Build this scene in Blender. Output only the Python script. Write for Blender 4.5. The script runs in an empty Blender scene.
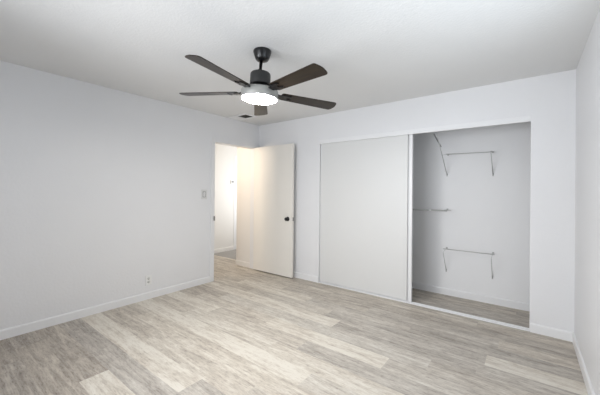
import bpy, bmesh, math, random
from mathutils import Vector, Matrix
import numpy as np

S = bpy.context.scene
C = S.collection
PI = math.pi
random.seed(7)

# ------------------------------------------------------------------ camera
W, H = 3.994, 2.44                      # room width along the closet wall, ceiling height
YAW, PITCH, ROLL = -0.6534, 0.0019, 0.0090
CAM = Vector((3.6587, -3.6154, 1.3205))
FPX = 297.9
fw = Vector((math.sin(YAW)*math.cos(PITCH), math.cos(YAW)*math.cos(PITCH), math.sin(PITCH)))
rt = Vector((math.cos(YAW), -math.sin(YAW), 0))
up = rt.cross(fw)
r2 = math.cos(ROLL)*rt + math.sin(ROLL)*up
u2 = -math.sin(ROLL)*rt + math.cos(ROLL)*up
cd = bpy.data.cameras.new('camera')
cam = bpy.data.objects.new('camera', cd)
C.objects.link(cam)
cam.matrix_world = Matrix(((r2.x, u2.x, -fw.x, CAM.x), (r2.y, u2.y, -fw.y, CAM.y),
                           (r2.z, u2.z, -fw.z, CAM.z), (0, 0, 0, 1)))
cd.sensor_fit = 'HORIZONTAL'
cd.sensor_width = 36.0
cd.lens = FPX/600*36.0
cd.shift_y = -6.415/600.0              # a shifted lens keeps the walls upright
cd.clip_start = 0.02
S.camera = cam

# ------------------------------------------------------------------ world, lights, exposure
world = bpy.data.worlds.new('world')
S.world = world
world.use_nodes = True
bg = world.node_tree.nodes['Background']
bg.inputs['Color'].default_value = (0.80, 0.88, 1.0, 1)
bg.inputs['Strength'].default_value = 1.0
S.view_settings.view_transform = 'Standard'
S.view_settings.look = 'None'
S.view_settings.exposure = 0.04
S.view_settings.gamma = 1.0
S.view_settings.use_curve_mapping = False


def area(name, loc, direction, sx, sy, power, col, spread=180):
    l = bpy.data.lights.new(name, 'AREA')
    l.shape = 'RECTANGLE'
    l.size, l.size_y, l.energy, l.color = sx, sy, power, col
    l.spread = math.radians(spread)
    o = bpy.data.objects.new(name, l)
    C.objects.link(o)
    o.location = loc
    o.rotation_euler = Vector(direction).to_track_quat('-Z', 'Y').to_euler()
    return o


BACK = -4.0                              # inner face of the window wall behind the camera
area('window_daylight', (1.9, BACK-0.03, 1.40), (0.36, 1, -0.03), 2.0, 1.35, 32, (0.93, 0.96, 1.0), 126)
area('side_ceiling_fill', (W+0.03, -2.35, 1.50), (-0.66, 0.35, 1.0), 1.2, 1.3, 11, (0.82, 0.92, 1.0), 150)  # added fill light, tilted up to brighten the ceiling; no such window is seen
area('hall_lamp_light', (-0.62, -1.75, 1.95), (0.16, 1, -0.12), 0.4, 0.4, 14, (1.0, 0.83, 0.65), 130)
area('hall_far_light', (-0.70, 1.15, 1.4), (-1, -0.40, 0), 0.3, 1.6, 13, (0.93, 0.97, 1.0))
FAN_GLOW = 100.0                          # strength of the fan lamp's diffuser

# ------------------------------------------------------------------ materials


def mat(name, col, rough=0.5, metal=0.0, spec=0.5, bump=None, emit=None, mottle=0.0):
    m = bpy.data.materials.new(name)
    m.use_nodes = True
    nt = m.node_tree
    b = nt.nodes['Principled BSDF']
    b.inputs['Base Color'].default_value = (*col, 1)
    b.inputs['Roughness'].default_value = rough
    b.inputs['Metallic'].default_value = metal
    b.inputs['Specular IOR Level'].default_value = spec
    tc = nt.nodes.new('ShaderNodeTexCoord')
    if mottle:
        n = nt.nodes.new('ShaderNodeTexNoise')
        n.inputs['Scale'].default_value = 3.0
        nt.links.new(tc.outputs['Object'], n.inputs['Vector'])
        mp = nt.nodes.new('ShaderNodeMapRange')
        mp.inputs['To Min'].default_value = 1-mottle
        mp.inputs['To Max'].default_value = 1+mottle
        nt.links.new(n.outputs['Fac'], mp.inputs['Value'])
        mx = nt.nodes.new('ShaderNodeVectorMath')
        mx.operation = 'SCALE'
        mx.inputs[0].default_value = col
        nt.links.new(mp.outputs['Result'], mx.inputs['Scale'])
        nt.links.new(mx.outputs['Vector'], b.inputs['Base Color'])
    if bump:
        scale, strength, dist = bump
        n = nt.nodes.new('ShaderNodeTexNoise')
        n.inputs['Scale'].default_value = scale
        n.inputs['Detail'].default_value = 3
        nt.links.new(tc.outputs['Object'], n.inputs['Vector'])
        bp = nt.nodes.new('ShaderNodeBump')
        bp.inputs['Strength'].default_value = strength
        bp.inputs['Distance'].default_value = dist
        nt.links.new(n.outputs['Fac'], bp.inputs['Height'])
        nt.links.new(bp.outputs['Normal'], b.inputs['Normal'])
    if emit:
        b.inputs['Emission Color'].default_value = (*emit[0], 1)
        b.inputs['Emission Strength'].default_value = emit[1]
    return m


M_WALL = mat('wall_paint', (0.80, 0.80, 0.81), 0.42, spec=0.4, bump=(45, 0.28, 0.006), mottle=0.012)
M_CLOSET = mat('closet_paint', (0.86, 0.86, 0.865), 0.5, spec=0.3, bump=(45, 0.2, 0.005), mottle=0.012)
M_CEIL = mat('ceiling_paint', (0.78, 0.78, 0.775), 0.8, spec=0.2, bump=(60, 0.35, 0.006), mottle=0.012)
M_TRIM = mat('trim_paint', (0.83, 0.83, 0.835), 0.35, mottle=0.01)
M_PANEL = mat('closet_panel_paint', (0.725, 0.725, 0.715), 0.4, mottle=0.01)
M_DOOR = mat('door_paint', (0.82, 0.79, 0.735), 0.4, mottle=0.01)
M_HALL = mat('hall_paint', (0.82, 0.80, 0.77), 0.55, bump=(45, 0.2, 0.004))
M_CARPET = mat('hall_carpet', (0.40, 0.385, 0.37), 0.95, spec=0.1, bump=(220, 0.6, 0.006), mottle=0.08)
M_PLATE = mat('white_plastic', (0.82, 0.82, 0.81), 0.3, mottle=0.01)
M_SWITCH = mat('switch_plastic', (0.70, 0.70, 0.69), 0.35, mottle=0.01)
M_SLOT = mat('grey_slot', (0.28, 0.28, 0.28), 0.5, mottle=0.02)
M_GREYP = mat('grey_plastic', (0.66, 0.66, 0.65), 0.4, mottle=0.02)
M_WIRE = mat('wire_coating', (0.52, 0.52, 0.51), 0.35, mottle=0.02)
M_DARKW = mat('dark_grey_metal', (0.24, 0.24, 0.245), 0.4, 0.3, mottle=0.02)  # darker grey than the wire coating, used on the upper side arm
M_BLACK = mat('black_metal', (0.005, 0.005, 0.006), 0.28, 0.0, mottle=0.05)
M_MOTOR = mat('motor_metal', (0.026, 0.026, 0.026), 0.45, 0.2, mottle=0.05)
M_KIT = mat('lamp_housing_metal', (0.30, 0.30, 0.285), 0.45, 0.2, mottle=0.03)
M_GLOW = mat('lamp_diffuser', (0.9, 0.9, 0.88), 0.4, emit=((1.0, 0.96, 0.90), FAN_GLOW), mottle=0.01)
M_DARK = mat('vent_dark', (0.055, 0.053, 0.045), 0.7, mottle=0.05)
M_SLAT = mat('vent_slat_metal', (0.20, 0.195, 0.17), 0.5, mottle=0.03)
M_CHROME = mat('latch_metal', (0.30, 0.29, 0.27), 0.35, 0.9, mottle=0.02)


def wood_blade():
    m = bpy.data.materials.new('walnut_blade')
    m.use_nodes = True
    nt = m.node_tree
    b = nt.nodes['Principled BSDF']
    tc = nt.nodes.new('ShaderNodeTexCoord')
    mp = nt.nodes.new('ShaderNodeMapping')
    mp.inputs['Scale'].default_value = (3, 60, 3)
    n = nt.nodes.new('ShaderNodeTexNoise')
    n.inputs['Scale'].default_value = 1.5
    n.inputs['Detail'].default_value = 5
    r = nt.nodes.new('ShaderNodeValToRGB')
    r.color_ramp.elements[0].position = 0.3
    r.color_ramp.elements[0].color = (0.006, 0.0045, 0.0033, 1)
    r.color_ramp.elements[1].position = 0.75
    r.color_ramp.elements[1].color = (0.034, 0.020, 0.010, 1)
    nt.links.new(tc.outputs['Object'], mp.inputs['Vector'])
    nt.links.new(mp.outputs['Vector'], n.inputs['Vector'])
    nt.links.new(n.outputs['Fac'], r.inputs['Fac'])
    nt.links.new(r.outputs['Color'], b.inputs['Base Color'])
    b.inputs['Roughness'].default_value = 0.30
    b.inputs['Specular IOR Level'].default_value = 0.3
    return m


M_BLADE = wood_blade()


def plank_floor():
    m = bpy.data.materials.new('vinyl_plank')
    m.use_nodes = True
    nt = m.node_tree
    L = nt.links.new
    b = nt.nodes['Principled BSDF']
    at = nt.nodes.new('ShaderNodeAttribute')
    at.attribute_name = 'plank'
    sep = nt.nodes.new('ShaderNodeSeparateColor')
    L(at.outputs['Color'], sep.inputs['Color'])
    tc = nt.nodes.new('ShaderNodeTexCoord')
    off = nt.nodes.new('ShaderNodeCombineXYZ')
    k = nt.nodes.new('ShaderNodeMath')
    k.operation = 'MULTIPLY'
    k.inputs[1].default_value = 37.0
    L(sep.outputs['Green'], k.inputs[0])
    L(k.outputs[0], off.inputs['X'])
    L(k.outputs[0], off.inputs['Z'])
    add = nt.nodes.new('ShaderNodeVectorMath')
    L(tc.outputs['Object'], add.inputs[0])
    L(off.outputs[0], add.inputs[1])

    def noise(sx, sy, sc, det, rough=0.55, dist=0.0):
        mp = nt.nodes.new('ShaderNodeMapping')
        mp.inputs['Scale'].default_value = (sx, sy, 1)
        n = nt.nodes.new('ShaderNodeTexNoise')
        n.inputs['Scale'].default_value = sc
        n.inputs['Detail'].default_value = det
        n.inputs['Roughness'].default_value = rough
        n.inputs['Distortion'].default_value = dist
        L(add.outputs[0], mp.inputs['Vector'])
        L(mp.outputs[0], n.inputs['Vector'])
        return n.outputs['Fac']

    grain = noise(2.2, 34, 1.7, 8, 0.68, 0.6)
    streak = noise(1.0, 11, 1.5, 5, 0.62, 1.0)
    blotch = noise(5, 13, 1.5, 6, 0.7, 0.3)

    def rng(v, a, c, lo, hi):
        r = nt.nodes.new('ShaderNodeMapRange')
        r.inputs['From Min'].default_value = a
        r.inputs['From Max'].default_value = c
        r.inputs['To Min'].default_value = lo
        r.inputs['To Max'].default_value = hi
        L(v, r.inputs['Value'])
        return r.outputs['Result']

    def summ(a, c):
        s = nt.nodes.new('ShaderNodeMath')
        s.operation = 'ADD'
        L(a, s.inputs[0])
        L(c, s.inputs[1])
        return s.outputs[0]

    fleck = noise(11, 55, 2.2, 4, 0.7, 0.2)
    tone = summ(sep.outputs['Red'], rng(grain, 0.3, 0.7, -0.13, 0.13))
    tone = summ(tone, rng(fleck, 0.25, 0.5, -0.30, 0.06))
    tone = summ(tone, rng(streak, 0.3, 0.7, -0.20, 0.17))
    tone = summ(tone, rng(blotch, 0.3, 0.7, -0.14, 0.14))
    ramp = nt.nodes.new('ShaderNodeValToRGB')
    e = ramp.color_ramp.elements
    e[0].position, e[0].color = 0.0, (0.125, 0.103, 0.084, 1)
    e[1].position, e[1].color = 1.0, (0.72, 0.68, 0.605, 1)
    x = e.new(0.28); x.color = (0.26, 0.224, 0.19, 1)
    x = e.new(0.55); x.color = (0.43, 0.38, 0.325, 1)
    x = e.new(0.78); x.color = (0.59, 0.535, 0.46, 1)
    L(tone, ramp.inputs['Fac'])
    # blue channel of the plank colour leans single boards to a cool grey
    mix = nt.nodes.new('ShaderNodeMix')
    mix.data_type = 'RGBA'
    mix.blend_type = 'MULTIPLY'
    mix.inputs[7].default_value = (0.93, 0.965, 1.02, 1)
    L(sep.outputs['Blue'], mix.inputs[0])
    L(ramp.outputs['Color'], mix.inputs[6])
    L(mix.outputs[2], b.inputs['Base Color'])
    b.inputs['Roughness'].default_value = 0.5
    b.inputs['Specular IOR Level'].default_value = 0.35
    bp = nt.nodes.new('ShaderNodeBump')
    bp.inputs['Strength'].default_value = 0.12
    bp.inputs['Distance'].default_value = 0.002
    L(grain, bp.inputs['Height'])
    L(bp.outputs['Normal'], b.inputs['Normal'])
    return m


M_FLOOR = plank_floor()

# ------------------------------------------------------------------ mesh helpers


class MB:
    def __init__(self):
        self.bm = bmesh.new()

    def box(self, x0, y0, z0, x1, y1, z1, bevel=0.0, M=None):
        bm = self.bm
        v = [bm.verts.new(p) for p in ((x0, y0, z0), (x1, y0, z0), (x1, y1, z0), (x0, y1, z0),
                                       (x0, y0, z1), (x1, y0, z1), (x1, y1, z1), (x0, y1, z1))]
        fs = [bm.faces.new([v[i] for i in f]) for f in
              ((0, 3, 2, 1), (4, 5, 6, 7), (0, 1, 5, 4), (1, 2, 6, 5), (2, 3, 7, 6), (3, 0, 4, 7))]
        if bevel:
            es = list({e for f in fs for e in f.edges})
            r = bmesh.ops.bevel(bm, geom=es, offset=bevel, segments=2, affect='EDGES', profile=0.6)
            v = list({q for f in r['faces'] for q in f.verts} | {q for q in v if q.is_valid})
        if M is not None:
            bmesh.ops.transform(bm, matrix=M, verts=[q for q in v if q.is_valid])
        return self

    def lathe(self, prof, n=40, cx=0, cy=0, M=None):
        """prof: list of (radius, z); ends with radius 0 close the shape."""
        bm = self.bm
        rings, new = [], []
        for r, z in prof:
            if r < 1e-6:
                ring = [bm.verts.new((cx, cy, z))]
            else:
                ring = [bm.verts.new((cx+r*math.cos(2*PI*i/n), cy+r*math.sin(2*PI*i/n), z)) for i in range(n)]
            rings.append(ring)
            new += ring
        for a, c in zip(rings, rings[1:]):
            for i in range(n):
                j = (i+1) % n
                if len(a) == 1 and len(c) == 1:
                    continue
                if len(a) == 1:
                    f = bm.faces.new((a[0], c[j], c[i]))
                elif len(c) == 1:
                    f = bm.faces.new((a[i], a[j], c[0]))
                else:
                    f = bm.faces.new((a[i], a[j], c[j], c[i]))
                f.smooth = True
        if M is not None:
            bmesh.ops.transform(bm, matrix=M, verts=new)
        return self

    def rod(self, pts, r, n=10):
        """A wire of radius r through pts."""
        bm = self.bm
        pts = [Vector(p) for p in pts]
        rings = []
        for i, p in enumerate(pts):
            a = pts[max(i-1, 0)]
            c = pts[min(i+1, len(pts)-1)]
            t = (c-a).normalized()
            h = Vector((0, 0, 1)) if abs(t.z) < 0.9 else Vector((1, 0, 0))
            s = t.cross(h).normalized()
            w = s.cross(t).normalized()
            rings.append([bm.verts.new(p+r*(math.cos(2*PI*k/n)*s+math.sin(2*PI*k/n)*w)) for k in range(n)])
        for a, c in zip(rings, rings[1:]):
            for k in range(n):
                f = bm.faces.new((a[k], a[(k+1) % n], c[(k+1) % n], c[k]))
                f.smooth = True
        bm.faces.new(rings[0][::-1])
        bm.faces.new(rings[-1])
        return self

    def prism(self, outline, z0, z1, bevel=0.0, M=None):
        bm = self.bm
        a = [bm.verts.new((x, y, z0)) for x, y in outline]
        c = [bm.verts.new((x, y, z1)) for x, y in outline]
        n = len(outline)
        bm.faces.new(a[::-1])
        top = bm.faces.new(c)
        for i in range(n):
            bm.faces.new((a[i], a[(i+1) % n], c[(i+1) % n], c[i]))
        if M is not None:
            bmesh.ops.transform(bm, matrix=M, verts=a+c)
        return self

    def build(self, name, m, parent=None):
        bmesh.ops.recalc_face_normals(self.bm, faces=self.bm.faces)
        me = bpy.data.meshes.new(name)
        self.bm.to_mesh(me)
        self.bm.free()
        me.materials.append(m)
        o = bpy.data.objects.new(name, me)
        C.objects.link(o)
        if parent:
            o.parent = parent
        return o


def tag(o, label, cat, group=None, kind=None):
    o['label'] = label
    o['category'] = cat
    if group:
        o['group'] = group
    if kind:
        o['kind'] = kind
    return o


def struct(o, label, cat):
    return tag(o, label, cat, kind='structure')


def empty(name, loc):
    o = bpy.data.objects.new(name, None)
    C.objects.link(o)
    o.location = loc
    o.empty_display_size = 0.05
    return o


# ------------------------------------------------------------------ the floor
ROW0, PW, PL = -2.545, 0.18, 1.22
# boards read off the photograph: row (counted from the board edge at y=-2.58) -> [(x0, x1, tone, cool)]
BOARDS = {
    -4: [(-0.1, 0.55, .36, .3), (0.55, 1.77, .40, .5), (1.77, 2.99, .50, .5)],
    -3: [(-0.1, 0.30, .34, .5), (0.30, 1.52, .42, .1), (1.52, 2.74, .55, .5)],
    -2: [(-0.1, 1.22, .36, .2), (1.22, 2.44, .86, .0), (2.44, 3.66, .55, .6)],
    -1: [(-0.1, 0.86, .42, .9), (0.86, 2.08, .48, .9), (2.08, 3.30, .60, .3)],
    0: [(-0.1, 0.63, .84, .0), (0.63, 1.85, .86, .0), (1.85, 3.07, .50, .8)],
    1: [(-0.1, 0.98, .58, .1), (0.98, 2.20, .64, .1), (2.20, 3.42, .66, .4)],
    2: [(-0.1, 0.40, .56, .2), (0.40, 1.62, .66, .0), (1.62, 2.84, .72, .0)],
    3: [(-0.1, 1.20, .86, .0), (1.20, 2.42, .90, .0), (2.42, 3.64, .70, .5)],
    4: [(-0.1, 0.70, .64, .1), (0.70, 1.92, .70, .2), (1.92, 3.14, .74, .1)],
    5: [(-0.1, 0.90, .86, .0), (0.90, 2.12, .62, .3), (2.12, 3.34, .52, .9)],
    6: [(-0.1, 0.35, .50, .1), (0.35, 1.57, .60, .2), (1.57, 2.79, .88, .0), (2.79, 4.1, .60, .7)],
    7: [(-0.6, 0.62, .50, .1), (0.62, 1.84, .68, .6), (1.84, 3.06, .66, .8), (3.06, 4.1, .56, .6)],
    8: [(-0.3, 0.92, .74, .0), (0.92, 2.14, .84, .1), (2.14, 3.36, .54, .9), (3.36, 4.1, .52, .8)],
    9: [(-0.5, 0.72, .52, .0), (0.72, 1.94, .62, .4), (1.94, 3.40, .48, .9), (3.40, 4.1, .82, .1)],
    10: [(-0.9, 0.32, .56, .0), (0.32, 1.54, .80, .0), (1.54, 2.76, .54, .7), (2.76, 4.1, .44, .8)],
    11: [(-0.2, 1.02, .62, .0), (1.02, 2.24, .52, .3), (2.24, 3.46, .56, .7), (3.46, 4.1, .60, .1)],
    12: [(-0.8, 0.42, .58, .0), (0.42, 1.64, .56, .1), (1.64, 2.86, .50, .3), (2.86, 4.1, .44, .4)],
    13: [(-0.4, 0.82, .66, .0), (0.82, 2.04, .50, .0), (2.04, 3.26, .58, .1), (3.26, 4.1, .54, .0)],
}


def build_floor():
    bm = bmesh.new()
    col = bm.loops.layers.float_color.new('plank')

    def board(x0, x1, y0, y1, tone, cool):
        vs = [bm.verts.new(p) for p in ((x0, y0, 0), (x1, y0, 0), (x1, y1, 0), (x0, y1, 0))]
        f = bm.faces.new(vs)
        g = random.random()
        for l in f.loops:
            l[col] = (0.71+(tone-0.62)*0.72, g, cool*0.8, 1)
    for row in range(-9, 19):
        y0 = ROW0+row*PW
        y1 = y0+PW
        y0c, y1c = max(y0, -4.1), min(y1, 0.74)
        if y1c <= y0c:
            continue
        spans = []
        given = BOARDS.get(row, [])
        xa = given[0][0] if given else random.uniform(-1.2, 0)
        x = xa
        while x > -1.8:
            spans.append((x-PL, x, random.choice((.5, .56, .62, .7)), random.choice((0, .1))))
            x -= PL
        spans += given
        x = given[-1][1] if given else xa
        while x < 4.1:
            spans.append((x, x+PL, random.choice((.42, .5, .56, .64, .8)), random.choice((0, .2, .5, .8))))
            x += PL
        for x0, x1, t, c in spans:
            x0c, x1c = max(x0, -1.8), min(x1, 4.1)
            if x1c <= x0c:
                continue
            # the hall side (x < -0.06) ends where its carpet begins
            if x0c < -0.06:
                ye = min(y1c, 0.20)
                if ye > y0c:
                    board(x0c, min(x1c, -0.06), y0c, ye, t, c)
            if x1c > -0.06:
                board(max(x0c, -0.06), x1c, y0c, y1c, t, c)
    me = bpy.data.meshes.new('floor')
    bm.to_mesh(me)
    bm.free()
    me.materials.append(M_FLOOR)
    o = bpy.data.objects.new('floor', me)
    C.objects.link(o)
    return o


struct(build_floor(), 'greige wood-look vinyl plank floor running through room and closet', 'floor')
struct(MB().box(-1.72, 0.20, -0.05, -0.06, 2.2, 0.002).build('floor_hall', M_CARPET),
       'grey carpet in the hall beyond the doorway', 'carpet')

# ------------------------------------------------------------------ walls and ceiling
T = 0.12
DY0, DY1, DZ = -0.920, -0.070, 2.058      # doorway in the left wall
CX0, CX1, CZ = 1.247, 3.677, 2.073        # closet opening in the far wall
CD = 0.62                                 # closet back wall

struct(MB().box(-T, BACK-T, 0, 0, DY0, H).box(-T, DY0, DZ, 0, DY1, H).box(-T, DY1, 0, 0, T, H)
       .build('wall_left', M_WALL), 'long white textured wall on the left with the doorway', 'wall')
struct(MB().box(0, 0, 0, CX0, T, H).box(CX0, 0, CZ, CX1, T, H).box(CX1, 0, 0, W, T, H)
       .build('wall_far', M_WALL), 'white far wall around the closet opening', 'wall')
SY0, SY1 = -3.15, -1.55  # opening for the added, unseen side window
struct(MB().box(W, BACK-T, 0, W+T, SY0, H).box(W, SY1, 0, W+T, CD+T, H).box(W, SY0, 0, W+T, SY1, 0.75).box(W, SY0, 2.15, W+T, SY1, H)
       .build('wall_right', M_WALL), 'white wall along the right edge of the photo', 'wall')
WX0, WX1, WZ0, WZ1 = 0.85, 2.95, 0.75, 2.15
struct(MB().box(0, BACK-T, 0, WX0, BACK, H).box(WX1, BACK-T, 0, W, BACK, H)
       .box(WX0, BACK-T, 0, WX1, BACK, WZ0).box(WX0, BACK-T, WZ1, WX1, BACK, H)
       .build('wall_back', M_WALL), 'white wall with the window, opposite the closet', 'wall')
wf = MB()
for a in ((WX0, WZ0, WX0+0.05, WZ1), (WX1-0.05, WZ0, WX1, WZ1), (WX0, WZ0, WX1, WZ0+0.05), (WX0, WZ1-0.05, WX1, WZ1)):
    wf.box(a[0], BACK-0.10, a[1], a[2], BACK-0.05, a[3])
wf.box((WX0+WX1)/2-0.025, BACK-0.10, WZ0, (WX0+WX1)/2+0.025, BACK-0.05, WZ1)
struct(wf.build('window_1', M_TRIM), 'white framed window opposite the closet', 'window')
wf = MB()
for a in ((SY0, 0.75, SY0+0.05, 2.15), (SY1-0.05, 0.75, SY1, 2.15), (SY0, 0.75, SY1, 0.80), (SY0, 2.10, SY1, 2.15),
          ((SY0+SY1)/2-0.02, 0.75, (SY0+SY1)/2+0.02, 2.15)):
    wf.box(W+0.06, a[0], a[1], W+0.10, a[2], a[3])
struct(wf.build('added_window_2', M_TRIM), 'added white framed window in the right wall, unseen, around the ceiling fill light', 'window')  # invented frame around the added ceiling fill light, out of view
struct(MB().box(-T, BACK-T, H, W+T, CD+T, H+0.1).build('ceiling', M_CEIL), 'white textured ceiling of the bedroom', 'ceiling')
struct(MB().box(0.6, CD, 0, W, CD+T, H).build('wall_closet_back', M_CLOSET), 'white back wall inside the open closet', 'wall')
struct(MB().box(0.6-T, T, 0, 0.6, CD+T, H).build('wall_closet_left', M_CLOSET), 'white side wall of the closet behind the sliding panel', 'wall')

# the hall beyond the doorway
struct(MB().box(-1.72, -2.6, 0, -1.60, 2.2, H).build('wall_hall_far', M_HALL), 'white hall wall seen through the doorway carrying the thermostat', 'wall')
struct(MB().box(-0.500, DY1+0.018, 0, -T, 2.2, H).build('wall_hall_side', M_HALL), 'warm-lit cream hall wall just behind the open door', 'wall')
struct(MB().box(-1.60, 2.08, 0, -0.500, 2.2, H).build('wall_hall_end', M_HALL), 'white wall closing the far end of the hall', 'wall')
struct(MB().box(-1.60, -2.6, 0, -T, -2.5, H).build('wall_hall_near', M_HALL), 'white wall closing the near end of the hall', 'wall')
struct(MB().box(-1.8, -2.6, H, -T, 2.2, H+0.1).build('ceiling_hall', M_CEIL), 'white ceiling of the hall', 'ceiling')

# ------------------------------------------------------------------ baseboards


def baseboard(name, a, b, n, label, h=0.085, t=0.013, m=M_TRIM):
    """From a to b along the wall; n points into the room; the top edge is eased."""
    a, b, n = Vector((*a, 0)), Vector((*b, 0)), Vector((*n, 0))
    prof = [(0, 0), (t, 0), (t, h-0.012), (t*0.75, h-0.004), (t*0.4, h), (0, h)]
    bm = MB()
    r0 = [bm.bm.verts.new(a+n*p+Vector((0, 0, z))) for p, z in prof]
    r1 = [bm.bm.verts.new(b+n*p+Vector((0, 0, z))) for p, z in prof]
    k = len(prof)
    for i in range(k):
        bm.bm.faces.new((r0[i], r0[(i+1) % k], r1[(i+1) % k], r1[i]))
    bm.bm.faces.new(r0)
    bm.bm.faces.new(r1[::-1])
    return struct(bm.build(name, m), label, 'baseboard')


CW = 0.055
baseboard('baseboard_left', (0, BACK), (0, DY0-CW), (1, 0), 'long white baseboard under the outlet along the left wall')
baseboard('baseboard_far', (0, 0), (CX0-0.004, 0), (0, -1), 'white baseboard between open door and sliding closet panel')
baseboard('baseboard_far_right', (CX1+0.004, 0), (W, 0), (0, -1), 'short white baseboard right of the closet opening')
baseboard('baseboard_right', (W, BACK), (W, 0), (-1, 0), 'white baseboard along the right wall')
baseboard('baseboard_closet', (0.6, CD), (W, CD), (0, -1), 'white baseboard on the back wall inside the closet')
baseboard('baseboard_hall_far', (-1.60, -2.5), (-1.60, 0.806), (1, 0), 'white baseboard of the hall wall below the thermostat', m=M_HALL)
baseboard('baseboard_hall_side', (-0.500, DY1+0.018), (-T, DY1+0.018), (0, -1), 'cream baseboard of the hall wall behind the door', m=M_HALL)
baseboard('baseboard_back', (0, BACK), (W, BACK), (0, 1), 'white baseboard under the window')

# ------------------------------------------------------------------ doorway trim and open door
tr = MB()
ct = 0.012
tr.box(0, DY0-CW, 0, ct, DY0, DZ+CW).box(0, DY0, DZ, ct, DY1, DZ+CW).box(0, DY1, 0, ct, 0, DZ+CW)
jt = 0.018
tr.box(-T-0.005, DY0, 0, 0.004, DY0+jt, DZ).box(-T-0.005, DY1-0.004, 0, 0.0, DY1+jt, DZ).box(-T-0.005, DY0+jt, DZ-jt, 0.004, DY1-0.004, DZ)
trim1 = struct(tr.build('trim_1', M_WALL), 'thin white casing around the bedroom doorway', 'door casing')
MB().box(-0.052, DY0+jt, 0.885, 0.016, DY0+jt+0.002, 0.950).box(0.010, DY0-0.006, 0.885, 0.016, DY0+jt, 0.950).build('strike_plate', M_CHROME, trim1)['label'] = 'dark metal strike plate'

LX0, LX1, LY0, LY1 = 0.006, 0.840, -0.117, -0.082
door = empty('door_1', (LX0, LY1, 0))
MB().box(LX0, LY0, 0.016, LX1, LY1, 2.048, bevel=0.002, M=Matrix.Translation((-LX0, -LY1, 0))).build('door_slab', M_DOOR, door)
struct(door, 'flush cream door standing open into the room, black knob', 'door')
kx, kz = 0.752-LX0, 0.903
for sgn, y0 in ((-1, LY0-LY1), (1, 0.0)):
    Mk = Matrix.Translation((kx, y0, kz)) @ Matrix.Rotation(PI/2 if sgn < 0 else -PI/2, 4, 'X')
    k = MB().lathe([(0, 0.0), (0.033, 0.0), (0.033, 0.005), (0.028, 0.009), (0.013, 0.011), (0.012, 0.026), (0.020, 0.031),
                    (0.0265, 0.039), (0.0275, 0.047), (0.024, 0.055), (0.014, 0.060), (0, 0.061)], 32, M=Mk) if sgn < 0 else \
        MB().lathe([(0, 0.0), (0.033, 0.0), (0.033, 0.005), (0.013, 0.011), (0.012, 0.026), (0.0265, 0.036), (0.024, 0.050), (0, 0.054)], 32, M=Mk)
    k.build('door_knob', M_BLACK, door)['label'] = 'black round door knob'
lt = MB().box(LX1-LX0, -0.0175-0.0125, kz-0.028, LX1-LX0+0.0015, -0.0175+0.0125, kz+0.028)
lt.box(LX1-LX0, -0.0175-0.007, kz-0.008, LX1-LX0+0.010, -0.0175+0.007, kz+0.008, bevel=0.002)
lt.build('latch', M_CHROME, door)['label'] = 'dark metal latch plate on the door edge'
for z in (0.25, 1.03, 1.82):
    MB().lathe([(0, -0.045), (0.006, -0.045), (0.006, 0.045), (0, 0.045)], 12, M=Matrix.Translation((-0.001, 0.007, z))).build('hinge', M_TRIM, door)

# ------------------------------------------------------------------ closet: fascia, track, sliding panel
fa = MB().box(CX0, -0.006, 2.016, CX1, 0.016, CZ, bevel=0.002)
fa.box(CX0, 0.016, 2.050, CX1, 0.11, CZ)
fa.box(CX0, 0.052, 2.030, CX1, 0.060, 2.050)
struct(fa.build('trim_2', M_TRIM), 'white fascia board across the top of the closet opening', 'closet fascia')
tk = MB().box(CX0, -0.006, 0, CX1, 0.058, 0.005)
for y in (-0.006, 0.030, 0.052):
    tk.box(CX0, y, 0.005, CX1, y+0.006, 0.011)
struct(tk.build('trim_3', M_TRIM), 'white floor track along the bottom of the closet opening', 'closet track')

pan = empty('door_2', (1.2505, 0.022, 0))
PXE = 2.561-1.2505
MB().box(0.0, 0.0, 0.018, PXE-0.056, 0.026, 2.040, bevel=0.0015).build('panel', M_PANEL, pan)
st = MB().box(PXE-0.034, -0.004, 0.014, PXE, 0.030, 2.040, bevel=0.003)
st.box(PXE-0.057, 0.024, 0.014, PXE-0.030, 0.030, 2.040)
st.build('edge_pull', M_TRIM, pan)
struct(pan, 'plain white sliding closet panel covering the closet\'s left half', 'sliding door')

# ------------------------------------------------------------------ wire shelf remains in the closet


def foot(mb, x, z):
    mb.box(x-0.007, CD-0.006, z-0.020, x+0.007, CD-0.0003, z+0.016, bevel=0.002)


def clip(mb, x, z):
    mb.box(x-0.009, CD-0.014, z-0.010, x+0.009, CD-0.0003, z+0.010, bevel=0.002)


GR = 'wire shelf brackets left on the closet back wall'
# lower
lo = empty('closet_shelf_bracket', (3.07, CD, 0.33))


def local(o, p):
    return (p[0]-o.location.x, p[1]-o.location.y, p[2]-o.location.z)


def rods(o, name, pts, r=0.0032, m=None):
    return MB().rod([local(o, p) for p in pts], r).build(name, m or M_WIRE, o)


def padded(o, name, fn, x, z):
    m = MB()
    fn(m, x, z)
    b = m.build(name, M_WIRE, o)
    for v in b.data.vertices:
        v.co -= o.location
    return b


for x0 in (2.820, 3.326):
    rods(lo, 'brace', [(x0, CD-0.004, 0.317), (x0+0.004, CD-0.205, 0.575)], 0.0042)
    rods(lo, 'tie', [(x0+0.004, CD-0.200, 0.578), (x0+0.006, CD-0.1, 0.604), (x0+0.006, CD-0.003, 0.611)], 0.0022)
    padded(lo, 'foot_plate', foot, x0, 0.317)
    padded(lo, 'wall_clip', clip, x0+0.006, 0.611)
rods(lo, 'rail', [(2.80, CD-0.1, 0.608), (3.354, CD-0.1, 0.608)], 0.0042)
tag(lo, 'thin wire bracket rack low on the closet back wall, near the floor', 'wire rack')

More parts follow.
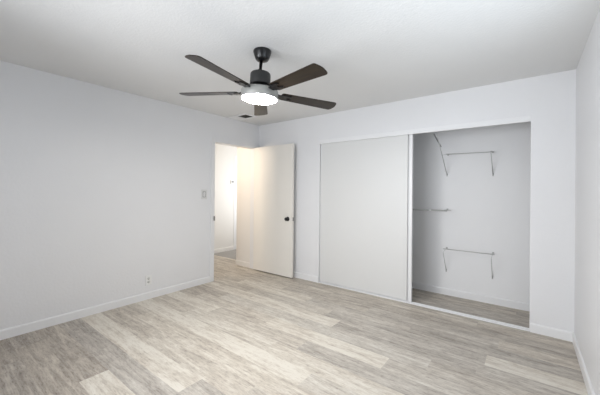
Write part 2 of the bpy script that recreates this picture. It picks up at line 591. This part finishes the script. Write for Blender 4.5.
# middle, running on behind the sliding panel
mi = empty('closet_shelf_bracket', (2.4, CD, 1.10))
rods(mi, 'rail', [(1.95, CD-0.2, 1.097), (2.864, CD-0.2, 1.097)], 0.0075)
rods(mi, 'rear_rail', [(1.95, CD-0.14, 1.103), (2.90, CD-0.14, 1.103)], 0.0028)
MB().lathe([(0, -0.014), (0.011, -0.014), (0.011, 0.014), (0, 0.014)], 16,
           M=Matrix.Translation(local(mi, (2.665, CD-0.2, 1.097))) @ Matrix.Rotation(PI/2, 4, 'Y')).build('rail_joint', M_PLATE, mi)['label'] = 'white joint sleeve'
for x0 in (1.97, 2.34):
    rods(mi, 'brace', [(x0, CD-0.004, 0.85), (x0, CD-0.2, 1.092)], 0.0042)
    padded(mi, 'foot_plate', foot, x0, 0.85)
for x0 in (1.97, 2.34, 2.83):
    rods(mi, 'tie', [(x0, CD-0.2, 1.109), (x0, CD-0.003, 1.109)], 0.0022)
    padded(mi, 'wall_clip', clip, x0, 1.109)
tag(mi, 'wire rail rack at mid height, partly hidden behind the sliding panel', 'wire rack')

# upper
uq = empty('closet_shelf_bracket', (3.05, CD, 1.56))
rods(uq, 'brace', [(2.822, CD-0.004, 1.554), (2.806, CD-0.50, 2.012)], 0.0050)
rods(uq, 'side_arm', [(2.776, CD-0.50, 2.012), (2.798, CD-0.25, 1.893)], 0.0075, M_DARKW)['label'] = 'dark side arm slanting up to the front'
rods(uq, 'brace', [(3.324, CD-0.004, 1.545), (3.317, CD-0.19, 1.806)], 0.0050)
rods(uq, 'tie', [(3.317, CD-0.19, 1.809), (3.319, CD-0.1, 1.812), (3.321, CD-0.003, 1.814)], 0.0025)
rods(uq, 'tie', [(2.806, CD-0.25, 1.785), (2.830, CD-0.1, 1.812), (2.834, CD-0.003, 1.814)], 0.0020)
rods(uq, 'rail', [(2.828, CD-0.1, 1.812), (3.342, CD-0.1, 1.806)], 0.0045)
padded(uq, 'foot_plate', foot, 2.822, 1.554)
padded(uq, 'foot_plate', foot, 3.324, 1.545)
padded(uq, 'wall_clip', clip, 3.321, 1.814)
padded(uq, 'wall_clip', clip, 2.834, 1.814)
tag(uq, 'wire bracket rack high in the closet, long brace up to the fascia', 'wire rack')
for o in (lo, mi, uq):
    o['group'] = GR

# ------------------------------------------------------------------ ceiling fan with lamp
FX, FY = 1.971, -1.921              # the fan hangs with a slight lean from here
fan = empty('ceiling_fan', (FX, FY, H))
tag(fan, 'black five-bladed ceiling fan with a lit round lamp underneath', 'ceiling fan')
MB().lathe([(0, 0), (0.068, 0), (0.071, -0.005), (0.071, -0.014), (0.068, -0.026), (0.061, -0.050), (0.054, -0.068), (0.046, -0.078),
            (0.030, -0.084), (0, -0.084)], 48).build('canopy', M_BLACK, fan)
MB().lathe([(0, -0.075), (0.0125, -0.075), (0.0125, -0.150), (0.021, -0.156), (0.024, -0.180), (0, -0.180)], 24,
           M=Matrix.Rotation(math.radians(-3.5), 4, 'X') @ Matrix.Rotation(math.radians(4.4), 4, 'Y')).build('downrod', M_BLACK, fan)
TILT = Matrix.Rotation(math.radians(-1.8), 4, 'X') @ Matrix.Rotation(math.radians(1.2), 4, 'Y')
BZ = 2.1075-H
MT = Matrix.Translation((-0.014, -0.011, BZ)) @ TILT
MB().lathe([(0, 0.166), (0.026, 0.166), (0.040, 0.160), (0.072, 0.154), (0.078, 0.148), (0.081, 0.138), (0.081, 0.066), (0.077, 0.058), (0, 0.058)], 48,
           M=MT).build('motor_housing', M_MOTOR, fan)
MB().lathe([(0, 0.058), (0.060, 0.058), (0.066, 0.052), (0.066, 0.022), (0.056, 0.014), (0, 0.014)], 40, M=MT).build('flywheel', M_BLACK, fan)
kit = MB().lathe([(0, 0.020), (0.060, 0.020), (0.136, 0.017), (0.1435, 0.013), (0.147, 0.006), (0.147, -0.020), (0.147, -0.056), (0.1435, -0.058), (0.140, -0.050),
                  (0.140, -0.040), (0, -0.040)], 64, M=MT).build('light_kit', M_KIT, fan)
kit['label'] = 'grey metal lamp drum'
MB().lathe([(0, -0.062), (0.05, -0.0615), (0.10, -0.060), (0.130, -0.057), (0.1395, -0.052), (0.1395, -0.046), (0, -0.046)], 64,
           M=MT).build('diffuser', M_GLOW, kit)['label'] = 'glowing white round diffuser'

R0, R1 = 0.178, 0.690


def blade_outline():
    w0, w1 = 0.052, 0.068
    pts = []
    # root with rounded corners
    for a in range(90, 181, 30):
        pts.append((R0+0.018+0.018*math.cos(math.radians(a)), w0-0.018+0.018*math.sin(math.radians(a))))
    for a in range(180, 271, 30):
        pts.append((R0+0.018+0.018*math.cos(math.radians(a)), -w0+0.018+0.018*math.sin(math.radians(a))))
    # tip: slightly bowed end with rounded corners
    rc = 0.022
    for a in range(-90, -9, 20):
        pts.append((R1-0.012-rc+rc*math.cos(math.radians(a)), -w1+rc+rc*math.sin(math.radians(a))))
    for t in (-0.5, 0, 0.5):
        pts.append((R1-0.010*abs(t)*2*0.8, t*w1*1.2))
    for a in range(10, 91, 20):
        pts.append((R1-0.012-rc+rc*math.cos(math.radians(a)), w1-rc+rc*math.sin(math.radians(a))))
    return pts


PITCH_B = math.radians(-10)
bl = None
A0 = math.radians(-10)
for i in range(5):
    if bl is None:
        bl = MB().prism(blade_outline(), -0.003, 0.003, M=Matrix.Rotation(PITCH_B, 4, 'X')).build('blade', M_BLADE, fan)
        br = MB()
        Mp = Matrix.Rotation(PITCH_B, 4, 'X') @ Matrix.Translation((0, 0, -0.0062))
        br.prism([(0.150, -0.020), (0.200, -0.040), (0.262, -0.034), (0.272, -0.020), (0.232, -0.012), (0.232, 0.012), (0.272, 0.020),
                  (0.262, 0.034), (0.200, 0.040), (0.150, 0.020)], -0.003, 0.003, M=Mp)
        br.rod([(0.060, 0.012, 0.034), (0.105, 0.014, 0.030), (0.135, 0.016, 0.004), (0.165, 0.017, -0.010)], 0.0075)
        br.rod([(0.060, -0.012, 0.034), (0.105, -0.014, 0.030), (0.135, -0.016, 0.004), (0.165, -0.017, -0.004)], 0.0075)
        for sx, sy in ((0.205, 0.026), (0.205, -0.026), (0.252, 0.026), (0.252, -0.026)):
            br.lathe([(0, -0.006), (0.005, -0.006), (0.006, -0.003), (0, -0.003)], 10, M=Mp @ Matrix.Translation((sx, sy, 0)))
        br = br.build('blade_bracket', M_BLACK, bl)
        cur, cbr = bl, br
    else:
        cur = bl.copy()
        C.objects.link(cur)
        cur.parent = fan
        cbr = br.copy()
        C.objects.link(cbr)
        cbr.parent = cur
    cur.matrix_local = MT @ Matrix.Rotation(A0+i*2*PI/5, 4, 'Z')

# ------------------------------------------------------------------ small fittings
sw = empty('light_switch', (0, -1.083, 1.270))
MB().box(0, -0.045, -0.068, 0.007, 0.045, 0.068, bevel=0.002).build('switch_plate', M_SWITCH, sw)
MB().box(0.0055, -0.024, -0.041, 0.0078, 0.024, 0.041).build('rocker_gap', M_SLOT, sw)['label'] = 'grey gap around the rocker'
rk = MB().box(0.006, -0.017, -0.034, 0.0115, 0.017, 0.034, bevel=0.002, M=Matrix.Rotation(math.radians(3), 4, 'Y')).build('rocker', M_SWITCH, sw)
tag(sw, 'white light switch on the wall just left of the doorway', 'light switch')

ou = empty('electrical_outlet', (0, -1.851, 0.229))
MB().box(0, -0.037, -0.060, 0.006, 0.037, 0.060, bevel=0.002).build('outlet_plate', M_PLATE, ou)
for z in (-0.020, 0.020):
    rc_ = MB().lathe([(0, 0.0), (0.0165, 0.0), (0.0165, 0.0022), (0, 0.0022)], 24,
                     M=Matrix.Translation((0.0055, 0, z)) @ Matrix.Rotation(PI/2, 4, 'Y')).build('receptacle', M_GREYP, ou)
    sl = MB()
    for y in (-0.0065, 0.0065):
        sl.box(0.0074, y-0.0012, z-0.001, 0.0082, y+0.0012, z+0.008)
    sl.lathe([(0, 0.0), (0.0025, 0.0), (0.0025, 0.0008), (0, 0.0008)], 12, M=Matrix.Translation((0.0074, 0, z-0.008)) @ Matrix.Rotation(PI/2, 4, 'Y'))
    sl.build('slots', M_SLOT, rc_)
tag(ou, 'white wall outlet low on the left wall above the baseboard', 'outlet')

ve = empty('ceiling_vent', (0.245, -0.582, H))
fr = MB()
ox0, ox1, oy0, oy1 = -0.02, 0.15, -0.085, 0.070
fr.box(-0.20, -0.13, -0.009, ox0, 0.115, 0, bevel=0.003).box(ox1, -0.13, -0.009, 0.19, 0.115, 0, bevel=0.003)
fr.box(ox0, -0.13, -0.009, ox1, oy0, 0, bevel=0.003).box(ox0, oy1, -0.009, ox1, 0.115, 0, bevel=0.003)
fr.build('vent_frame', M_TRIM, ve)
MB().box(ox0, oy0, -0.002, ox1, oy1, 0).build('vent_throat', M_DARK, ve)['label'] = 'dark vent opening'
for i in range(7):
    y = oy0+0.012+i*0.0215
    MB().box(ox0, -0.007, -0.0008, ox1, 0.007, 0.0008, M=Matrix.Translation((0, y, -0.0055)) @ Matrix.Rotation(math.radians(25), 4, 'X')).build('vent_slat', M_SLAT, ve)
tag(ve, 'white air vent with dark louvres on the ceiling near the corner', 'air vent')

th = empty('thermostat', (-1.60, 0.752, 1.522))
MB().box(0, -0.048, -0.040, 0.022, 0.048, 0.040, bevel=0.005).build('thermostat_body', M_PLATE, th)
MB().box(0.0215, -0.030, -0.014, 0.0235, 0.030, 0.024).build('display', M_SLOT, th)['label'] = 'dark grey display'
tag(th, 'small white thermostat with grey display on the hall wall', 'thermostat')

hc = MB().box(-1.60, 0.806, 0, -1.591, 0.90, 2.12, bevel=0.003)
struct(hc.build('trim_4', M_TRIM), 'bright white door casing strip at the end of the hall wall', 'door casing')
